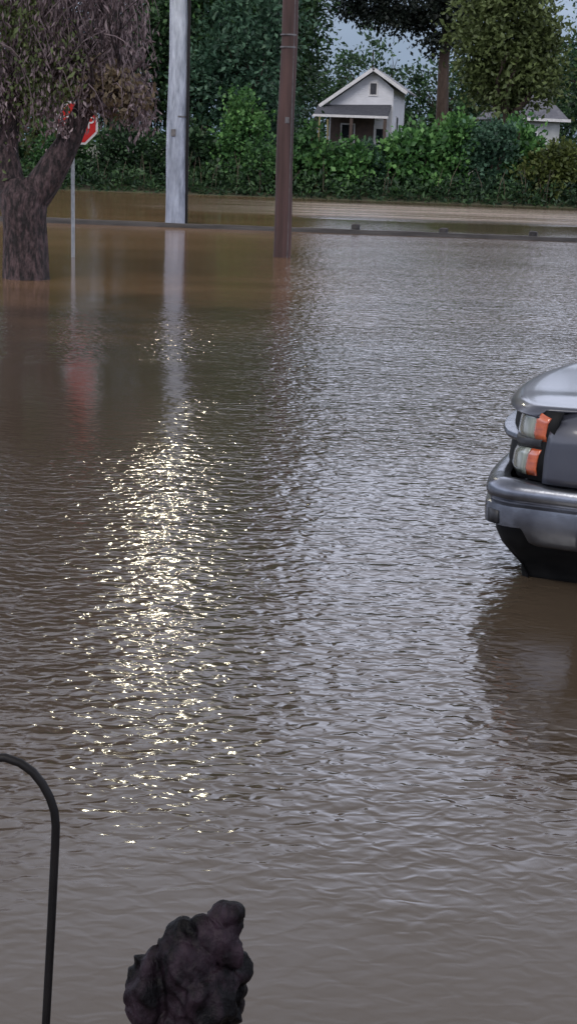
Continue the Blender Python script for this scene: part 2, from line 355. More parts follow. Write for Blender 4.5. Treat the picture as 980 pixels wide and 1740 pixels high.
# ------------------------------------------------------------------ stop sign behind the tree
def text_mesh(txt, size, depth, name, mat, parent, loc, rot=(R(90), 0, 0)):
    cu = bpy.data.curves.new(name, 'FONT'); cu.body = txt; cu.size = size; cu.extrude = depth; cu.align_x = 'CENTER'; cu.align_y = 'CENTER'
    tmp = bpy.data.objects.new('tmp', cu); COL.objects.link(tmp)
    me = bpy.data.meshes.new_from_object(tmp.evaluated_get(bpy.context.evaluated_depsgraph_get()))
    bpy.data.objects.remove(tmp)
    me.materials.clear(); me.materials.append(mat)
    o = bpy.data.objects.new(name, me); COL.objects.link(o); o.parent = parent; o.location = loc; o.rotation_euler = rot
    return o
red = surf('red_sign_sheet', (.55, .02, .02), (.62, .035, .03), 3, .35, bdist=0)
white = surf('white_sign_sheet', (.62, .6, .58), (.8, .78, .76), 5, .4, bdist=0)
galv = surf('galvanised_post', (.32, .34, .36), (.5, .52, .54), 9, .45, 30, .001, metal=.5)
t = empty('stop_sign', (-3.70, 23.6, -.42), R(4), label='red and white stop sign on a thin post, half hidden behind the tree fork', cat='road sign')
b = MB(); b.box((0, .02, 1.2), (.055, .03, 3.1)); 
b.box((-.024, -.002, 1.2), (.008, .02, 3.1)); b.box((.024, -.002, 1.2), (.008, .02, 3.1)); b.build('post', galv, t)
def octo(r): return [(r / math.cos(R(22.5)) * math.cos(R(22.5 + 45 * k)), r / math.cos(R(22.5)) * math.sin(R(22.5 + 45 * k))) for k in range(8)]
cz = 2.56
MB().prism([(a + .07, c + cz) for a, c in octo(.335)], 'y', -.012, -.006).build('sign_panel', white, t, False)
pn = MB().prism([(a + .07, c + cz) for a, c in octo(.30)], 'y', -.017, -.0125).build('sign_face', red, t, False)
text_mesh('STOP', .275, .002, 'lettering', white, pn, (.07, -.021, cz)).scale = (.85, 1, 1)

# ------------------------------------------------------------------ poles
pale = surf('bleached_grey_wood', (.12, .14, .18), (.36, .40, .50), 2.2, .75, 9, .02, stretch=(3, 3, .7), detail=7, lo=.3, hi=.7)
brown = surf('creosoted_brown_wood', (.035, .018, .016), (.08, .042, .038), 3, .8, 12, .008, stretch=(3, 3, .2))
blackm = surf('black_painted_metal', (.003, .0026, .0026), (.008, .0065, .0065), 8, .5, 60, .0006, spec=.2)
rust = surf('weathered_steel', (.09, .085, .085), (.17, .16, .16), 12, .5, 30, .001, metal=.6)
def utility_pole(x, y, label, mat, r0, r1, h, lean, name='utility_pole'):
    t = empty(name, (x, y, -.42), 0, label=label, cat='pole', group='poles standing in the flood')
    b = MB(); n = 14
    b.tube([(lean * (k / n) * h + .012 * math.sin(k * 1.3), .008 * math.cos(k), k / n * h) for k in range(n + 1)], [r0 + (r1 - r0) * k / n for k in range(n + 1)], 20, jit=.012)
    b.build('shaft', mat, t)
    return t
lp = utility_pole(-2.955, 34.55, 'thick pale grey utility pole with a street lamp, rising just behind the low rail', pale, .262, .16, 9.8, .0)
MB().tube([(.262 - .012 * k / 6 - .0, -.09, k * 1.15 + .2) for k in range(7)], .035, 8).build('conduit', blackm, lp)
for zz, rr in ((2.92, .234),):
    MB().tube([(0, 0, zz - .02), (0, 0, zz + .02)], rr, 20).build('band', rust, lp)
MB().tube([(0, -.1, 9.0), (-.05, -.7, 9.32), (-.1, -1.4, 9.35), (-.12, -1.75, 9.32)], [.045, .04, .035, .035], 8).build('lamp_arm', galv, lp)
hd = MB().box((-.13, -2.1, 9.32), (.48, .95, .16), bev=.05).build('lamp_head', galv, lp)
em, nt, bb = newmat('lamp_lens'); bb.inputs['Emission Color'].default_value = (1, .90, .66, 1); bb.inputs['Emission Strength'].default_value = 300
bb.inputs['Base Color'].default_value = (.8, .8, .75, 1)
MB().box((-.13, -2.12, 9.21), (.40, .76, .07), bev=.03).build('lamp_lens', em, hd)
bp = utility_pole(-.285, 25.3, 'slimmer dark brown wooden utility pole standing in front of the low rail', brown, .155, .115, 9.5, .001)
for zz in (3.95, 4.15): MB().tube([(0, 0, zz - .012), (0, 0, zz + .012)], .146, 18).build('band', rust, bp)

MB().box((.02, -.150, 2.75), (.07, .006, .10)).build('number_plate', rust, bp)
MB().tube([(.10 - .002 * k, -.115 + .0027 * k, k * .72 + .3) for k in range(13)], .009, 6).build('ground_wire', rust, bp)
MB().box((-.06, -.252, 2.55), (.11, .006, .16)).build('number_plate', rust, lp)

# ------------------------------------------------------------------ low barrier rail just above the water
railm = surf('wet_grey_timber', (.012, .010, .010), (.045, .04, .04), 3, .7, 14, .006, stretch=(.4, 3, 3))
t = empty('guard_rail', (0, 33.35, -.42), 0, label='long low timber guard rail with three post tops just above the flood water', cat='barrier')
b = MB()
L = [(-9.5, .11), (-5.7, .12), (-2.85, .10), (-.2, .10), (2.6, .10), (6.4, .09), (10, .08)]
for (x0, z0), (x1, z1) in zip(L, L[1:]):
    n = 6
    for k in range(n):
        xa, xb = x0 + (x1 - x0) * k / n, x0 + (x1 - x0) * (k + 1) / n
        za, zb = z0 + (z1 - z0) * k / n + .006 * math.sin(xa * 3), z0 + (z1 - z0) * (k + 1) / n + .006 * math.sin(xb * 3)
        b.prism([(-.07, -.16), (.07, -.16), (.07, -.01), (.05, 0.0), (-.06, 0.0), (-.07, -.012)], 'x', 0, 1)
        for v in b.bm.verts[-12:] if False else []: pass
        b.bm.verts.ensure_lookup_table()
        for v in list(b.bm.verts)[-12:]:
            f = v.co.x; v.co.z += .42 + (za if f == 0 else zb); v.co.x = xa if f == 0 else xb
b.build('rail', railm, t)
for x, zt in ((1.32, .22), (3.37, .2), (5.45, .2)):
    MB().tube([(x, .17, 0), (x, .17, .42 + zt - .02), (x, .17, .42 + zt)], [.1, .1, .07], 12, jit=.05).build('post', railm, t)

# ------------------------------------------------------------------ houses on the far side
siding, nt, bb = newmat('white_clapboard')
v = mapped(nt); sz = N(nt, 'ShaderNodeSeparateXYZ'); nt.links.new(v, sz.inputs[0])
saw = math_(nt, 'FRACT', math_(nt, 'MULTIPLY', sz.outputs['Z'], 6.0))
nt.links.new(ramp(nt, noise(nt, v, 1.5, 4), [(.3, (.66, .66, .70)), (.7, (.80, .80, .84))]), bb.inputs['Base Color']); bb.inputs['Roughness'].default_value = .6
bump(nt, bb, saw, .02)
roofm = surf('dark_shingle', (.03, .032, .042), (.055, .056, .068), 5, .85, 25, .01)
roofg = surf('grey_shingle', (.15, .15, .17), (.23, .23, .25), 5, .85, 25, .01)
trimm = surf('painted_trim', (.55, .54, .55), (.68, .66, .67), 4, .6, bdist=0)
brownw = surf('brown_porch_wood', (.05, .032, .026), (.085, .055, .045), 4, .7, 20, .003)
glassd = surf('dark_window_glass', (.012, .014, .018), (.02, .022, .028), 2, .08, bdist=0)

trimd = surf('faded_white_boards', (.32, .33, .33), (.46, .47, .47), 1.5, .7, 20, .004)
h1 = empty('house', (4.0, 100, 1.45), R(-9), label='white gabled bungalow with a dark porch roof, behind the hedge', cat='house')
GH = 6.05   # apex above base
MB().prism([(-2.2, 0), (2.1, 0), (2.1, 4.55), (.72, 5.65), (-2.2, 3.6)], 'y', 0, 9).build('wall', siding, h1, False)
rf = MB()
def slab(b, p, q, y0, y1, th):
    d = Vector((q[0] - p[0], 0, q[1] - p[1])).normalized(); n = Vector((-d.z, 0, d.x)) * th
    if n.z < 0: n = -n
    b.prism([(p[0], p[1]), (q[0], q[1]), (q[0] + n.x, q[1] + n.z), (p[0] + n.x, p[1] + n.z)], 'y', y0, y1)
slab(rf, (-2.75, 3.42), (.72, 5.84), -.55, 9.4, .1); slab(rf, (.72, 5.84), (2.95, 4.40), -.5495, 9.4, .1)
rf.build('roof', roofg, h1, False)
bg_ = MB(); slab(bg_, (-2.8, 3.22), (.72, 5.68), -.6, -.56, .22); slab(bg_, (.73, 5.68), (3.0, 4.22), -.6, -.56, .22); bg_.build('barge_board', trimm, h1, False)
wn = MB().box((.72, -.02, 4.55), (.62, .06, .95)).build('attic_window', trimm, h1, False)
MB().box((.72, -.05, 4.55), (.42, .03, .72)).build('louvre', roofm, wn, False)
# porch
pr = MB(); pr.bm.faces.new([pr.bm.verts.new(c) for c in ((-3.0, -2.4, 2.72), (2.0, -2.4, 2.72), (2.0, -.02, 3.55), (-3.0, -.02, 3.42))])
pr.bm.faces.new([pr.bm.verts.new(c) for c in ((-3.0, -2.4, 2.6), (-3.0, -.02, 3.3), (2.0, -.02, 3.43), (2.0, -2.4, 2.6))]); pr.build('porch_roof', roofm, h1, False)
MB().box((-.5, -2.43, 2.66), (5.1, .05, .16)).build('porch_fascia', trimm, h1, False)
MB().box((-.5, -1.2, -.1), (5, 2.4, .3)).build('porch_floor', brownw, h1, False)
for x in (-2.8, -.4, 1.85): MB().box((x, -2.3, 1.3), (.2, .2, 2.55)).build('porch_post', brownw, h1, False)
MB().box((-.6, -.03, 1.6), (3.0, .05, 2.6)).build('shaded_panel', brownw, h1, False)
dr = MB().box((1.3, -.04, 1.2), (.85, .08, 2.05)).build('door', trimm, h1, False)
MB().box((1.3, -.09, 1.55), (.5, .02, .8)).build('pane', glassd, dr, False)
wi = MB().box((-.9, -.08, 1.6), (1.0, .06, 1.3)).build('window', trimm, h1, False)
MB().box((-.9, -.12, 1.6), (.8, .03, 1.1)).build('pane', glassd, wi, False)
wi = MB().box((2.13, 3, 2.2), (.06, 1.0, 1.4)).build('window', trimm, h1, False)
MB().box((2.17, 3, 2.2), (.03, .8, 1.2)).build('pane', glassd, wi, False)

roofd = surf('dull_grey_shingle', (.09, .09, .11), (.15, .15, .17), 4, .85, 25, .01)
h2 = empty('house', (13.6, 84, 1.1), R(14), label='small pale house with a grey hipped roof peeping over the hedge at right', cat='house')
MB().box((0, 3, 1.45), (2.4, 6, 2.9)).build('wall', trimd, h2, False)
rf = MB(); E = [(-1.6, -.4, 2.9), (1.6, -.4, 2.9), (1.6, 6.4, 2.9), (-1.6, 6.4, 2.9), (-.5, 1.0, 4.35), (.6, 1.0, 4.35), (.6, 5, 4.35), (-.5, 5, 4.35)]
vv = [rf.bm.verts.new(p) for p in E]
for f in ((0, 1, 5, 4), (1, 2, 6, 5), (2, 3, 7, 6), (3, 0, 4, 7), (4, 5, 6, 7), (3, 2, 1, 0)): rf.bm.faces.new([vv[k] for k in f])
rf.build('roof', roofd, h2, False)
MB().box((0, -.43, 2.87), (3.3, .05, .16)).build('fascia', trimm, h2, False)
wi = MB().box((-.45, -.03, 1.7), (.6, .05, 1.1)).build('window', trimm, h2, False)
MB().box((-.45, -.07, 1.7), (.45, .03, .9)).build('pane', glassd, wi, False)

# ------------------------------------------------------------------ far trees
def T(label, x, y, h, r, leaf, nc=260, per=60, size=.26, cr=.5, lo=.3, sx=1.0, **k):
    z0 = gz(x, y)
    lobes = [(0, 0, h * (lo + (1 - lo) * .5), r * sx, r, h * (1 - lo) * .5)]
    rr = random.Random(int(x * 13 + y * 7))
    for i in range(6):
        a = i * 1.05 + rr.random(); zz = h * (lo + (1 - lo) * rr.uniform(.1, .85))
        lobes.append((r * .6 * math.cos(a) * sx, r * .6 * math.sin(a), zz, r * .5, r * .5, h * (1 - lo) * .22))
    return tree(k.pop('name', 'tree'), label, x, y, z0, h, r, lobes, leaf, bark, nc, per, size, cr, trunk_h=h * max(lo, .35), group='trees beyond the far bank', **k)
T('dark green tree behind the purplish leaves, at the left edge of the view', -13.5, 65, 25, 3.2, G_DARK, 400, lo=.08)
T('yellowish green tree glimpsed between the fork and the left edge', -11.2, 62, 7.5, 1.9, G_YEL, 150, lo=.08)
T('tall dark green tree behind the crown of the forked tree', -9.0, 68, 27, 3.6, G_DARK, 480, lo=.06)
T('tall mid green tree rising just right of the pale pole', -4.6, 66, 26, 2.9, G_MID, 480, lo=.05)
T('dark green tree left of the pale pole, seen past the purplish crown', -6.9, 64.5, 15, 2.3, G_DARK, 300, lo=.05)
T('leafy green tree filling the gap between the two poles', -2.6, 63, 8.2, 2.2, G_BLUE, 200, lo=.08)
T('tall dark tree directly behind the brown pole', -1.6, 70, 26, 2.4, G_DARK, 460, lo=.05)
T('dark tree between the brown pole and the white house', -1.3, 73, 20, 1.4, G_DARK, 300, lo=.10)
T('big olive green tree right of the thin tall trunk', 9.0, 66, 9.6, 2.0, G_OLIVE, 300, lo=.36, tr=.3)
T('broad dark green tree above the small grey roofed house', 18.6, 92, 9.6, 3.6, G_DARK, 260, lo=.1)
T('tall tree at the right edge behind the hedge', 16.6, 64, 15, 3.0, G_DARK, 300, lo=.12)
# the airy tree with the tall bare trunk, sky showing through
t = tree('tree', 'tall thin trunked tree with blackish leaves and sky showing through, behind the white house roof', 7.35, 78, gz(7, 78), 13, 3,
     [(-.6, 0, 8.4, 2.6, 2, 1.2), (-3.0, 0, 8.0, 1.4, 1.4, 1.2), (.4, 0, 10.2, 2.6, 2, 1.8), (-2.2, 0, 10, 2, 1.5, 1.4), (-4.4, 0, 9.2, 1.3, 1.3, 1.6), (-1.8, 0, 7.6, 1.3, 1, .8), (.6, 0, 7.2, .9, .8, 1.1), (-.6, 0, 6.7, .8, .8, .6), (-3.4, 0, 8.0, 1.6, 1.2, .9), (-5.0, 0, 8.4, 1.1, 1.1, 1.2)],
     G_BLACK, bark, 430, 34, .24, .30, trunk_h=8, tr=.34, group='trees beyond the far bank', shell=.2, hang=1.0)
for i, (x, y, h, r, lab) in enumerate(((-1.5, 118, 11, 4, 'far dark tree left of the white house, between it and the brown pole'),
        (5.5, 122, 10.6, 4.0, 'low far tree peeping over the ridge of the white house'), (12, 120, 8.6, 4, 'low far tree between the thin trunk and the olive tree'),
        (19.5, 118, 8.5, 4, 'far tree behind the small grey roofed house'), (25.5, 116, 9, 4, 'far tree at the right edge beyond the houses'))):
    T(lab, x, y, h, r, G_DARK, 130, 45, .4, .6, lo=.02)

# ------------------------------------------------------------------ shrubs of the far bank
def S(label, x, y, h, rx, leaf, **k): return shrub('shrub', label, x, y, gz(x, y) - .05, rx, 1.1, h - gz(x, y), leaf, bark, **k)
S('dark low shrub at the left edge, behind the trunk of the forked tree', -12.2, 58.4, 2.5, 1.5, G_DARK)
S('dark green shrub behind the post of the stop sign', -9.5, 58.6, 2.9, 1.5, G_MID)
S('low dark shrub left of the pale pole', -6.9, 58.3, 3.3, 1.6, G_DARK)
S('dark shrub right behind the pale pole', -4.6, 58.8, 3.3, 1.4, G_DARK)
S('rounded bright green shrub arching between the two poles', -2.3, 59.2, 4.2, 1.45, G_BRIGHT, nc=80)
S('low green shrub at the water line, left of the brown pole', -1.6, 57.8, 2.2, 1.3, G_MID)
S('green shrub behind the foot of the brown pole', .2, 58.6, 2.9, 1.15, G_MID)
S('small light green shrub under the porch of the white house', 1.9, 58.2, 2.35, 1.2, G_BRIGHT)
S('green shrub in front of the porch posts', 3.1, 59.0, 2.5, 1.2, G_BLUE)
S('bright green shrub under the right end of the white house', 4.7, 58.7, 3.0, 1.4, G_BRIGHT, nc=85)
S('tallest green shrub, below the thin tall trunk', 6.1, 59.3, 3.6, 1.4, G_BRIGHT, nc=90)
S('mid green shrub below the olive tree', 7.6, 58.8, 3.3, 1.4, G_BLUE, nc=90)
S('tall pointed shrub left of the small grey roofed house', 8.9, 59.6, 3.5, .9, G_BRIGHT, nc=80)
S('yellowish green shrub under the small grey roofed house', 9.9, 58.2, 2.7, 1.1, G_YEL)
S('dark shrub below the pale wall of the small house', 11.2, 58.8, 1.9, 1.2, G_DARK)
S('dark green shrub at the right edge by the water', 12.9, 58.2, 2.3, 1.4, G_DARK)
# undergrowth
n = 26000; ux = RS.uniform(-16, 15, n); uy = 56.6 + RS.rand(n) ** 1.3 * 7
C = np.stack([ux, uy, np.array([gz(a, b) for a, b in zip(ux, uy)]) + RS.rand(n) ** 1.6 * (.45 + .5 * np.abs(np.sin(ux * 1.7 + uy)))], 1)
tag(leaf_cloud('undergrowth', C, .22, G_DARK, None, None, -.4, .4), kind='stuff')
st = MB(); rr = random.Random(5)
for k in range(70):
    x = rr.uniform(-14, 14); y = 56.9 + rr.random() * .8; h_ = rr.uniform(.5, 1.7); dx = rr.gauss(0, .3)
    st.tube([(x, y, -.1), (x + dx * .4, y - .05, h_ * .6), (x + dx, y - .1, h_)], [.022, .016, .006], 4)
tag(st.build('undergrowth', surf('pale_dry_stem', (.04, .034, .022), (.12, .10, .065), 2, .8, bdist=0), None), kind='stuff')
# bamboo canes
bm_ = surf('yellow_cane', (.14, .11, .04), (.22, .17, .07), 3, .5, bdist=0)
for i, (x, lab) in enumerate(((.62, 'thin yellow cane nearest the brown pole, among the shrubs'), (.98, 'thin yellow cane a step right of its twin by the brown pole'))):
    o = MB().tube([(0, 0, 0), (.02 + .03 * i, 0, 1.5), (.05 - .05 * i, 0, 3.1 - .1 * i)], [.045, .04, .03], 8).build('bamboo_cane', bm_, None, loc=(x, 57.9, .05))
    tag(o, label=lab, cat='cane', group='yellow canes by the brown pole')

# ------------------------------------------------------------------ pickup truck, nose into the picture
paint, nt, bb = newmat('dark_grey_metallic')
nt.links.new(ramp(nt, noise(nt, mapped(nt), 3, 3), [(.3, (.034, .036, .050)), (.7, (.044, .047, .064))]), bb.inputs['Base Color'])
bb.inputs['Metallic'].default_value = .2; bb.inputs['Roughness'].default_value = .42; bb.inputs['Coat Weight'].default_value = .6; bb.inputs['Coat Roughness'].default_value = .09
chrome = surf('dull_chrome', (.11, .115, .135), (.21, .22, .25), 6, .27, 12, .002, metal=.9, detail=6)
plastic = surf('black_plastic', (.004, .004, .0045), (.009, .009, .0095), 10, .6, 60, .0006, spec=.15)
greyp = surf('grey_plastic_insert', (.014, .014, .016), (.024, .024, .027), 10, .45, bdist=0, spec=.3)
lensm = surf('clear_lamp_lens', (.17, .19, .16), (.27, .29, .25), 14, .14, 30, .001, coat=1, stretch=(3, 3, .5))
amber = surf('amber_lamp_lens', (.36, .06, .02), (.52, .11, .035), 16, .15, 40, .001, coat=1, stretch=(1, 1, 3))
rubber = surf('black_rubber', (.012, .012, .012), (.022, .021, .02), 8, .8, 20, .003)
HEAD = R(180 - 21)
tk = empty('pickup_truck', (1.150, 6.998, -.31), HEAD, label='dark grey pickup truck with a chrome bumper, nose first in the flood at right', cat='pickup truck')
def sgn(a): return 1 if a >= 0 else -1
def front_u(v):                         # plan curve of the nose, u = metres behind the foremost point
    a = abs(v)
    if a < .76: return .04 + .11 * (a / .76) ** 2
    g = min(1, (a - .76) / .20)
    return .15 + .29 * (a - .76) + .135 * (1 - math.sqrt(max(0, 1 - g * g * .97)))
def P(u, v, z): return (-u, v, z)       # truck space: x forward
# lamps (left, right): upper, divider bar, lower; each clear + amber
gr_none = object()
def panel(v0, v1, z0, z1, off, th, name, mat, par, n=8, s=1, top=None, bot=None):
    b = MB(); outer = []; inner = []
    for i in range(n + 1):
        v = v0 + (v1 - v0) * i / n; dr = min(1, max(0, (.95 - abs(v)) / .34)) if par is not gr_none else 0
        f = i / n; zt = z1 + (top(f) if top else 0); zb = z0 + (bot(f) if bot else 0)
        nx = .35 if abs(v) > .5 else .1
        row = []
        for k in range(5):
            z = zb + (zt - zb) * k / 4; fz = (z - .80) / .27; bul = .012 * (1 - (2 * k / 4 - 1) ** 4)
            uu = front_u(v) - off - bul + .13 * max(0, (z - .80)); z += (1 - dr) * .034 * fz - dr * (.052 * (1 - fz) + .014 * fz)
            row.append(P(uu, s * v, z))
        outer.append(row)
    b.grid(outer)
    o = b.build(name, mat, par)
    md = o.modifiers.new('solid', 'SOLIDIFY'); md.thickness = th; md.offset = 0
    return o
for s in (1, -1):
    hl = panel(.56, .962, .80, 1.075, -.02, .02, 'headlight', plastic, tk, 14, s)
    panel(.60, .910, .955, 1.066, .0, .012, 'clear_lens', lensm, hl, 8, s)
    panel(.912, .952, .955, 1.066, .0, .012, 'amber_lens', amber, hl, 6, s, top=lambda f: -.02 * f)
    panel(.60, .900, .818, .920, .0, .012, 'clear_lens', lensm, hl, 8, s, top=lambda f: .0)
    panel(.903, .944, .818, .920, .0, .012, 'amber_lens', amber, hl, 6, s)
    panel(.58, .945, .928, .962, .0, .012, 'divider', greyp, hl, 10, s)
# grille
gr = MB(); rows = []
for i in range(13):
    v = -.5 + i / 12
    rows.append([P(front_u(v) + .02 - .075 * math.sqrt(max(0, 1 - (v / .5) ** 2)) + .1 * (z - .8), v, z - .03) for z in (.77, .9, 1.0, 1.085)])
gr.grid(rows); gr = gr.build('grille', plastic, tk)
for z in (.84, .88, 1.01, 1.04):
    panel(-.48, .48, z, z + .008, -.015, .02, 'grille_bar', plastic, gr, 12)
b = MB(); rows = []
for i in range(17):
    v = -.58 + 1.16 * i / 16
    bul = .088 * math.sqrt(max(0, 1 - (abs(v) / .58) ** 2.5))
    rows.append([P(front_u(v) + .03 + q[0] * 1 - bul * (1 if q[0] < 0 else 0), v, q[1] - .035) for q in ((.03, .922), (-.014, .924), (-.026, .932), (-.03, .944), (-.024, .957), (-.010, .961), (.03, .962))])
b.grid(rows); b.build('grille_crossbar', chrome, tk)
# hood
def hood_w(u): 
    t = min(1, max(0, (u - .30) / .30)); return .925 - .065 * t * t * (3 - 2 * t)
def hood_z(u): return 1.112 + .002 * min(1, u / 1.4)
b = MB(); rows = []
for j in range(25):
    p = -1 + 2 * j / 24; row = []
    for (du, dz) in ((.03, -.043), (.004, -.044), (-.004, -.038), (.002, -.030), (.040, -.004), (.068, -.0005), (.1, 0), (.2, 0), (.4, 0), (.7, 0), (1.0, 0), (1.32, 0)):
        fu = (front_u(p * .925) - .045 * (1 - abs(p) ** 4)) * max(0, 1 - du / 1.4) + .005 + .05 * du
        u = fu + du; v = p * hood_w(u); z = hood_z(u if du > .1 else .1) + dz
        z -= .014 * min(1, max(0, (.93 - abs(p)) / .4)) * max(0, 1 - du / .5); lift = min(1, max(0, (dz + .02) / .02))
        z += lift * (.006 * (1 - abs(p) ** 3) + .008 * math.exp(-((abs(p) - .62) / .12) ** 2) * min(1, du / .3))
        row.append(P(u, v, z))
    rows.append(row)
b.grid(rows); o = b.build('hood', paint, tk); md = o.modifiers.new('s', 'SOLIDIFY'); md.thickness = .012; md.offset = -1
# fenders with wheel arch
def fender(s):
    b = MB(); cu, cz_, ar = .97, .40, .47; rows = []
    us = [0, .03, .07, .12, .2] + [.2 + .06 * k for k in range(1, 20)] + [1.55]
    for q in us:
        row = []
        for k in range(11):
            f = k / 10
            # front edge leans back towards the top
            zc = .795 + f * (1.075 - .795)
            fe = .315 + .035 * max(0, (zc - .90) / .22) ** 1.5
            u = fe + q * (1.62 - fe) / 1.55
            d = ar * ar - (u - cu) ** 2; low = max(.50 if u > cu + .3 else .795, cz_ + math.sqrt(d)) if d > 0 else (.795 if u < cu else .50)
            top = hood_z(u) - .008 - .03 * max(0, 1 - q / .15); z = low + (top - low) * f
            t_ = max(0, (z - .96) / (top - .96))
            v = .985 - .012 * (abs(z - .85) / .3) - (.982 - hood_w(u)) * t_ ** 2.6
            v -= .018 * max(0, 1 - q / .12) ** 2
            row.append(P(u, s * v, z))
        rows.append(row)
    b.grid(rows); o = b.build('fender', paint, tk); md = o.modifiers.new('s', 'SOLIDIFY'); md.thickness = .02; md.offset = 1 if s < 0 else 1
    md.offset = 0
for s in (1, -1): fender(s)
# bumper: profile swept round the nose
def bumper_path(n=40):
    pts = []
    for i in range(n + 1):
        f = -1 + 2 * i / n; a = abs(f); 
        if a < .62: v = .80 * (a / .62); u = .0 + .045 * (v / .8) ** 2 + .03 * (v / .8) ** 6
        else:
            g = (a - .62) / .38
            if g < .45:
                th = g / .45 * R(78); v = .80 + .185 * math.sin(th); u = .075 + .16 * (1 - math.cos(th))
            else: v = .981 + .012 * (g - .45); u = .202 + (g - .45) / .55 * .30
        pts.append((u, sgn(f) * v))
    return pts
bp_ = [(u - .026 * (1 - min(1, max(0, (u - .12) / .2))), v) for (u, v) in bumper_path(90)]
def sweep(prof, name, mat, par, lowfn=None, sub=True):
    b = MB(); rows = []
    for i, (u, v) in enumerate(bp_):
        u0, v0 = bp_[max(i - 1, 0)]; u1, v1 = bp_[min(i + 1, len(bp_) - 1)]
        tx, ty = u1 - u0, v1 - v0; l = math.hypot(tx, ty); nx, ny = -ty / l, tx / l     # outward normal (−u at the nose)
        row = []
        for (o, z) in prof:
            if lowfn: z = lowfn(u, v, z)
            z -= .012 + .032 * min(1, max(0, (.95 - abs(v)) / .3))
            row.append(P(u + nx * o, v + ny * o, z))
        rows.append(row)
    b.grid(rows); o = b.build(name, mat, par, ang=50)
    md = o.modifiers.new('s', 'SOLIDIFY'); md.thickness = .006; md.offset = 0
    return o
def low(u, v, z):
    if z >= .60: return z
    g = min(1, max(0, (u - .22) / .07)); g = g * g * (3 - 2 * g)
    return z + (.085 * (1 - g)) * min(1, (.60 - z) / .08)
bu = sweep([(-.09, .795), (-.05, .797), (-.015, .79), (.006, .77), (.012, .745), (.006, .722), (-.012, .708), (-.012, .698), (.008, .688), (.012, .66), (.008, .60), (-.004, .55), (-.018, .525), (-.03, .517), (-.06, .517)], 'bumper', chrome, tk, low)
for s in (1, -1):
    for nm, ua, ub, m_ in (('bumper_slot', .085, .15, greyp),):
        rows = []
        for k in range(len(bp_) - 1):
            (u0, v0), (u1, v1) = bp_[k], bp_[k + 1]
            if s * v0 > .75 and ua <= u0 <= ub:
                l = math.hypot(u1 - u0, v1 - v0); nx, ny = -(v1 - v0) / l, (u1 - u0) / l
                rows.append([P(u0 + nx * .016, v0 + ny * .016, z - .025) for z in (.615, .645, .675)])
        if len(rows) > 1:
            b = MB(); b.grid(rows); o = b.build(nm, m_, bu); md = o.modifiers.new('s', 'SOLIDIFY'); md.thickness = .008; md.offset = 0
sweep([(-.03, .66), (-.045, .56), (-.075, .50), (-.12, .45), (-.17, .40), (-.20, .34), (-.22, .27)], 'valance', plastic, tk)
# underbody shell, cab, bed (mostly outside the picture)
MB().box((-2.7, 0, .62), (4.6, 1.5, .3)).build('chassis', plastic, tk)
MB().box((-.95, 0, .86), (1.1, 1.35, .5)).build('engine_bay', plastic, tk)
def side_loft(prof, x0, x1, name, mat, n=1):
    b = MB(); b.prism([(q[0], q[1]) for q in prof], 'x', -x0, -x1); return b.build(name, mat, tk)
lower = [(-.985, .5), (-.99, .8), (-.96, 1.12), (-.93, 1.2), (.93, 1.2), (.96, 1.12), (.99, .8), (.985, .5)]
side_loft(lower, 1.63, 3.45, 'cab_body', paint)
b = MB()
cab = [(1.35, .84, 1.2), (1.35, -.84, 1.2), (2.0, -.68, 1.80), (2.0, .68, 1.80), (3.45, .84, 1.2), (3.45, -.84, 1.2), (3.3, -.68, 1.82), (3.3, .68, 1.82)]
vv = [b.bm.verts.new(P(*q)) for q in cab]
for f in ((0, 1, 2, 3), (1, 5, 6, 2), (5, 4, 7, 6), (4, 0, 3, 7), (3, 2, 6, 7)): b.bm.faces.new([vv[k] for k in f])
b.build('cab_top', paint, tk, False)
def quad(pts, name, mat, par):
    b = MB(); b.bm.faces.new([b.bm.verts.new(P(*q)) for q in pts]); o = b.build(name, mat, par, False)
    md = o.modifiers.new('s', 'SOLIDIFY'); md.thickness = .012; md.offset = 0; return o
quad([(1.41, .76, 1.27), (1.41, -.76, 1.27), (1.93, -.64, 1.76), (1.93, .64, 1.76)], 'windscreen', glassd, tk)
quad([(3.44, .7, 1.3), (3.44, -.7, 1.3), (3.34, -.62, 1.74), (3.34, .62, 1.74)], 'rear_window', glassd, tk)
for s in (1, -1):
    dpan = MB().box((-2.35, s * .985, .86), (1.25, .03, .62), bev=.01).build('door', paint, tk)
    quad([(1.85, s * .835, 1.27), (2.95, s * .835, 1.27), (2.9, s * .72, 1.7), (2.05, s * .72, 1.7)], 'side_window', glassd, tk)
    MB().box((-2.75, s * 1.005, 1.02), (.16, .03, .035), bev=.008).build('handle', plastic, dpan)
    MB().box((-1.85, s * 1.10, 1.28), (.12, .2, .2), bev=.03).build('mirror', plastic, tk)
    MB().box((-5.45, s * .93, .95), (.05, .1, .35), bev=.01).build('tail_light', red, tk)
for s in (1, -1): MB().box((-4.48, s * .95, .92), (1.98, .07, .52), bev=.02).build('bed_side', paint, tk)
MB().box((-5.44, 0, .92), (.05, 1.8, .5), bev=.01).build('tailgate', paint, tk)
MB().box((-4.48, 0, .72), (1.9, 1.8, .05)).build('bed_floor', plastic, tk)
MB().box((-5.52, 0, .55), (.12, 1.8, .16), bev=.02).build('rear_bumper', chrome, tk)
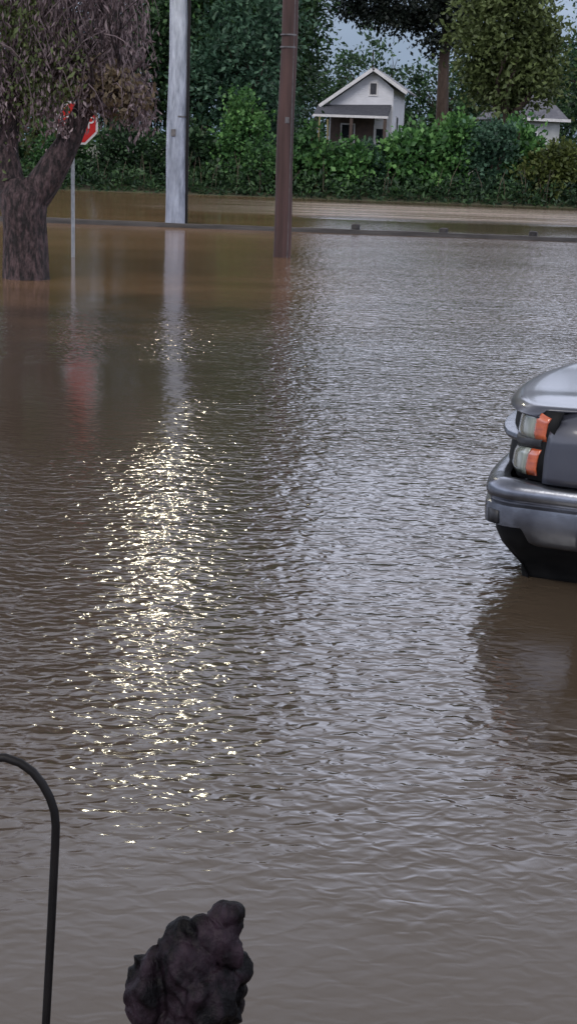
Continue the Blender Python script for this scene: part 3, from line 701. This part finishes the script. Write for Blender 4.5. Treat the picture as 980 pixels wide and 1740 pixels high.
for cu in (.97, 4.45):
    for s in (1, -1):
        wb = MB(); wb.tube([(0, -.13, 0), (0, -.12, 0), (0, .12, 0), (0, .13, 0)], [.33, .385, .385, .33], 32)
        wh = wb.build('wheel', rubber, tk, loc=(-cu, s * .84, .385))
        rim = MB(); rim.tube([(0, s * .11, 0), (0, s * .137, 0)], .22, 24)
        for k in range(6): rim.box((.12 * math.cos(k * 1.047), s * .142, .12 * math.sin(k * 1.047)), (.2, .02, .05), Matrix.Rotation(-k * 1.047, 3, 'Y'))
        rim.build('rim', chrome, wh)

# ------------------------------------------------------------------ foreground: hooked rod and gnarled stump
t = MB()
hk = [(-.395, 2.0, -.42), (-.375, 2.0, .25), (-.361, 2.0, .469), (-.351, 2.0, .65), (-.344, 2.0, .79), (-.343, 2.0, .82), (-.345, 2.0, .845), (-.352, 2.0, .868), (-.363, 2.0, .890), (-.378, 2.0, .910), (-.397, 2.0, .924), (-.42, 2.0, .932),
      (-.443, 2.0, .930), (-.463, 2.0, .922), (-.482, 2.0, .905), (-.494, 2.0, .88), (-.498, 2.0, .85), (-.49, 2.0, .825), (-.475, 2.0, .812), (-.458, 2.0, .818)]
t.tube(hk, .0068, 12)
tag(t.build('garden_hook', blackm, None), label='thin black metal rod bent over at its top like a shepherd hook', cat='garden hook')
def stump():
    px = .00094
    def W(x, y, d=0): return Vector((-.08 + (x - 378) * px + (y - 1540) * px * -.036, 2.0 + d, .690 - (y - 1540) * px * 1.12))
    bl = [(268, 1678, 40, 0), (240, 1684, 22, -.015), (256, 1700, 26, -.02), (262, 1640, 26, 0), (322, 1630, 46, -.01), (310, 1592, 24, 0), (345, 1585, 24, 0), (372, 1600, 34, .01), (376, 1556, 14, .01), (388, 1557, 14, .01), (370, 1574, 18, .01), (390, 1576, 16, .01), (392, 1612, 22, .0),
          (348, 1680, 58, -.01), (398, 1660, 26, .02), (401, 1690, 24, .02), (395, 1730, 28, .02), (398, 1640, 20, .02), (330, 1740, 62, 0), (330, 1810, 66, .01), (330, 1880, 66, .01), (330, 1960, 66, .01), (325, 1985, 66, .01), (328, 2090, 64, .01), (328, 2170, 66, .01),
          (328, 2240, 68, .01), (328, 2320, 70, .01), (328, 2400, 74, .01), (328, 2480, 78, .01), (328, 2560, 84, .01), (328, 2630, 90, .01)]
    bm = bmesh.new()
    for x, y, r, d in bl:
        bmesh.ops.create_icosphere(bm, subdivisions=3, radius=r * px * 1.06, matrix=Matrix.Translation(W(x, y, d)))
    me = bpy.data.meshes.new('s'); bm.to_mesh(me); bm.free()
    o = bpy.data.objects.new('s', me); COL.objects.link(o)
    md = o.modifiers.new('r', 'REMESH'); md.mode = 'VOXEL'; md.voxel_size = .0032
    md = o.modifiers.new('sm', 'SMOOTH'); md.iterations = 15; md.factor = .7
    m2 = bpy.data.meshes.new_from_object(o.evaluated_get(bpy.context.evaluated_depsgraph_get())); bpy.data.objects.remove(o)
    co = [v.co.copy() for v in m2.vertices]; nr = [v.normal.copy() for v in m2.vertices]
    for v, c, n_ in zip(m2.vertices, co, nr):
        a = mnoise.noise(Vector((c.x * 32, c.y * 32, c.z * 20))); r_ = 1 - abs(mnoise.noise(Vector((c.x * 34 + c.z * 22, c.y * 34, c.z * 16 - c.x * 18)))) * 2
        v.co = c + n_ * (.013 * a + .007 * r_ + .0012 * mnoise.noise(c * 190))
    m2.polygons.foreach_set('use_smooth', [True] * len(m2.polygons)); m2.materials.clear()
    sm = surf('purplish_brown_wood', (.0012, .0006, .001), (.040, .024, .034), 13, .5, 60, .007, detail=7, lo=.47, hi=.74, stretch=(1, 1, .5), spec=.12)  # sparse lighter purple is sheen painted into the wood colour
    m2.materials.append(sm)
    o = bpy.data.objects.new('gnarled_stump', m2); COL.objects.link(o)
    tag(o, label='gnarled purplish brown stump with a knobbly top, at the bottom edge', cat='stump')
stump()

# ------------------------------------------------------------------ render settings
sc.view_settings.view_transform = 'Standard'; sc.view_settings.look = 'None'; sc.view_settings.gamma = 1; sc.view_settings.exposure = 0
sc.render.engine = 'CYCLES'; c = sc.cycles
c.use_denoising = True; c.max_bounces = 6; c.diffuse_bounces = 2; c.glossy_bounces = 3; c.transmission_bounces = 2; c.transparent_max_bounces = 4
c.caustics_reflective = False; c.caustics_refractive = False; c.sample_clamp_indirect = 4; c.sample_clamp_direct = 0; c.blur_glossy = 0
